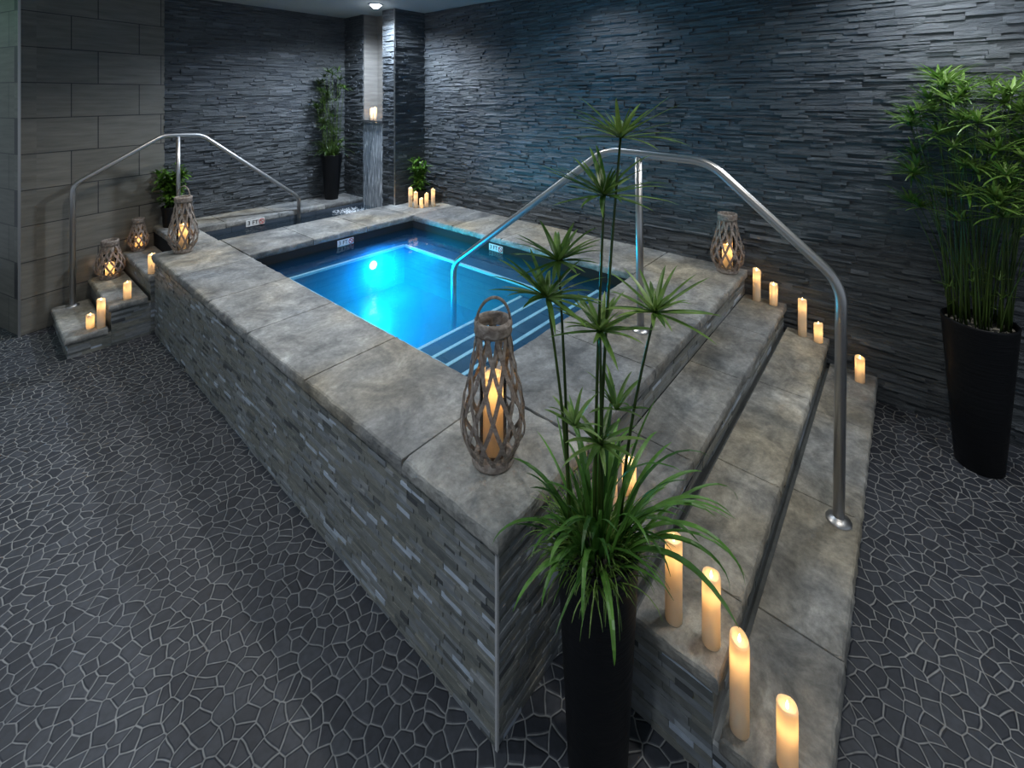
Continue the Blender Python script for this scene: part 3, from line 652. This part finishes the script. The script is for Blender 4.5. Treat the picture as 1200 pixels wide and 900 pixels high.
# --- two leafy pots
def leafy(loc, h, rt, label, n, W, Hh, ls):
    e = empty('potted_shrub', loc, label, 'plant'); planter(e, loc, h, rt, rt*.82)
    for k in range(7):
        a = 2*PI*k/7+R.uniform(-.3,.3); s = W*R.uniform(.2,.6); top = (loc[0]+s*math.cos(a), loc[1]+s*math.sin(a), loc[2]+h+Hh*R.uniform(.65,1))
        mb = MB(); b = V((loc[0]+.02*math.cos(a), loc[1]+.02*math.sin(a), loc[2]+h-.03)); mb.tube([b, b.lerp(V(top),.5)+V((0,0,.02)), top], .004, 6); s_ = mb.build('stem', STEM, e)
        mb = MB()
        for _ in range(n//7):
            t = R.uniform(.12,1); c = b.lerp(V(top), t); blade(mb, c, R.uniform(0,6.28), R.uniform(-.2,1.1), ls*R.uniform(.7,1.3), ls*.2, R.uniform(.5,1.6), 5, fold=.15)
        mb.build('leaves', BUSH, s_)
    return e
sA = leafy((.36,4.70,T), .2, .095, 'round leafy green shrub in a black pot where tiled and slate walls meet', 420, .24, .40, .1)
sB = leafy((2.57,3.585,T), .17, .085, 'small bright leafy plant in a dark pot in the far corner behind five candles', 210, .14, .36, .1)

for root, mx, my in ((eR, WX-.025, 9), (eB, CX-.025, WY-.025), (sA, 9, WY-.025), (sB, WX-.025, CY0-.03)):
    for o in root.children_recursive:
        for v in o.data.vertices:
            x, y = v.co.x+root.location.x, v.co.y+root.location.y
            y2 = min(y, my); x2 = min(x, mx)
            if root is sA: y2 = min(y2, 4.57+(min(x2, .33)+.70)*.2773)
            v.co.x += x2-x; v.co.y += y2-y
for o in pn.children_recursive:          # leaves lie on the stone they touch
    if o.name.startswith(('planter', 'soil')): continue
    for v in o.data.vertices:
        x, y, z = v.co.x+px, v.co.y+py, v.co.z
        top = T if (y > -.012 or x < 0 and y > -.012) and x > -.01 else (S3 if x > .345 and y > -.27 else S2 if x > .345 and y > -.525 else S1 if x > .345 else 0)
        if y > 0 and x < -.01: top = 0
        if z < top+.006: v.co.z = top+.006
# ------------------------------------------------------------------ ceiling lamp seen in the photo
dl = empty('recessed_downlight', (2.05,3.72,CH-.012), 'round bright recessed downlight in the ceiling before the waterfall column', 'downlight')
mb = MB(); mb.lathe([(.058,.012),(.058,.004),(.075,0),(.08,.004),(.08,.012)], 36, (2.05,3.72,CH-.012)); mb.build('trim_ring', WHITE, dl, smooth=True)
mb = MB(); mb.lathe([(.0005,-.035),(.025,-.032),(.045,-.018),(.057,.006)], 30, (2.05,3.72,CH-.012)); mb.build('lens', CANL, dl, smooth=True)

# ------------------------------------------------------------------ lamps of the room (recessed cans in the ceiling, plus one added for the right plant)
cool = (.82,.9,1.0); neut = (1,.96,.9)
def can(x, y, p, col, size=1.9, blend=.7, to=None, z=CH-.03, soft=.1):
    o = light('SPOT', 'ceiling_can', (x, y, z), p, col, spot_size=size, spot_blend=blend, shadow_soft_size=soft)
    if to: aim(o, to)
    return o
can(2.05, 3.72, 210, (.75,.86,1), size=2.7, z=CH-.06)
can(1.15, 1.9, 75, neut, size=2.2)
can(2.35, -1.05, 60, (.85,.92,1), size=2.6)
can(2.3, 1.2, 26, (.75,.86,1), size=2.5)
can(-1.3, 1.7, 75, cool, size=2.2)
can(-1.5, -.4, 65, cool, size=2.2)
can(.9, -.9, 55, neut, size=2.1)
can(1.5, -1.9, 60, (.95,.97,1), size=1.3, to=(2.45,-1.2,1.6))  # added unseen spot, aimed to brighten the right plant
can(.0, 3.2, 60, neut, size=2.1)
can(1.2, 4.0, 30, (.7,.82,1), size=2.4)
light('POINT', 'green_lamp', (-1.9, 5.2, 2.7), 5, (.25,1,.6), shadow_soft_size=.1)

w = bpy.data.worlds.new('World'); bpy.context.scene.world = w; w.use_nodes = True
w.node_tree.nodes['Background'].inputs[0].default_value = (.62,.72,.85,1); w.node_tree.nodes['Background'].inputs[1].default_value = .35

# ------------------------------------------------------------------ camera
cd = bpy.data.cameras.new('Camera'); co = bpy.data.objects.new('Camera', cd); C.objects.link(co)
co.location = (-1.0167, -.9178, 1.95); co.rotation_euler = (PI/2, 0, math.radians(40.3-90))
cd.sensor_width = 36; cd.lens = 549/1200*36; cd.shift_y = -(450-113)/1200; cd.clip_start = .02
sc = bpy.context.scene; sc.camera = co
sc.view_settings.view_transform = 'Standard'; sc.view_settings.look = 'None'; sc.view_settings.gamma = 1; sc.view_settings.use_curve_mapping = False
sc.view_settings.exposure = .3
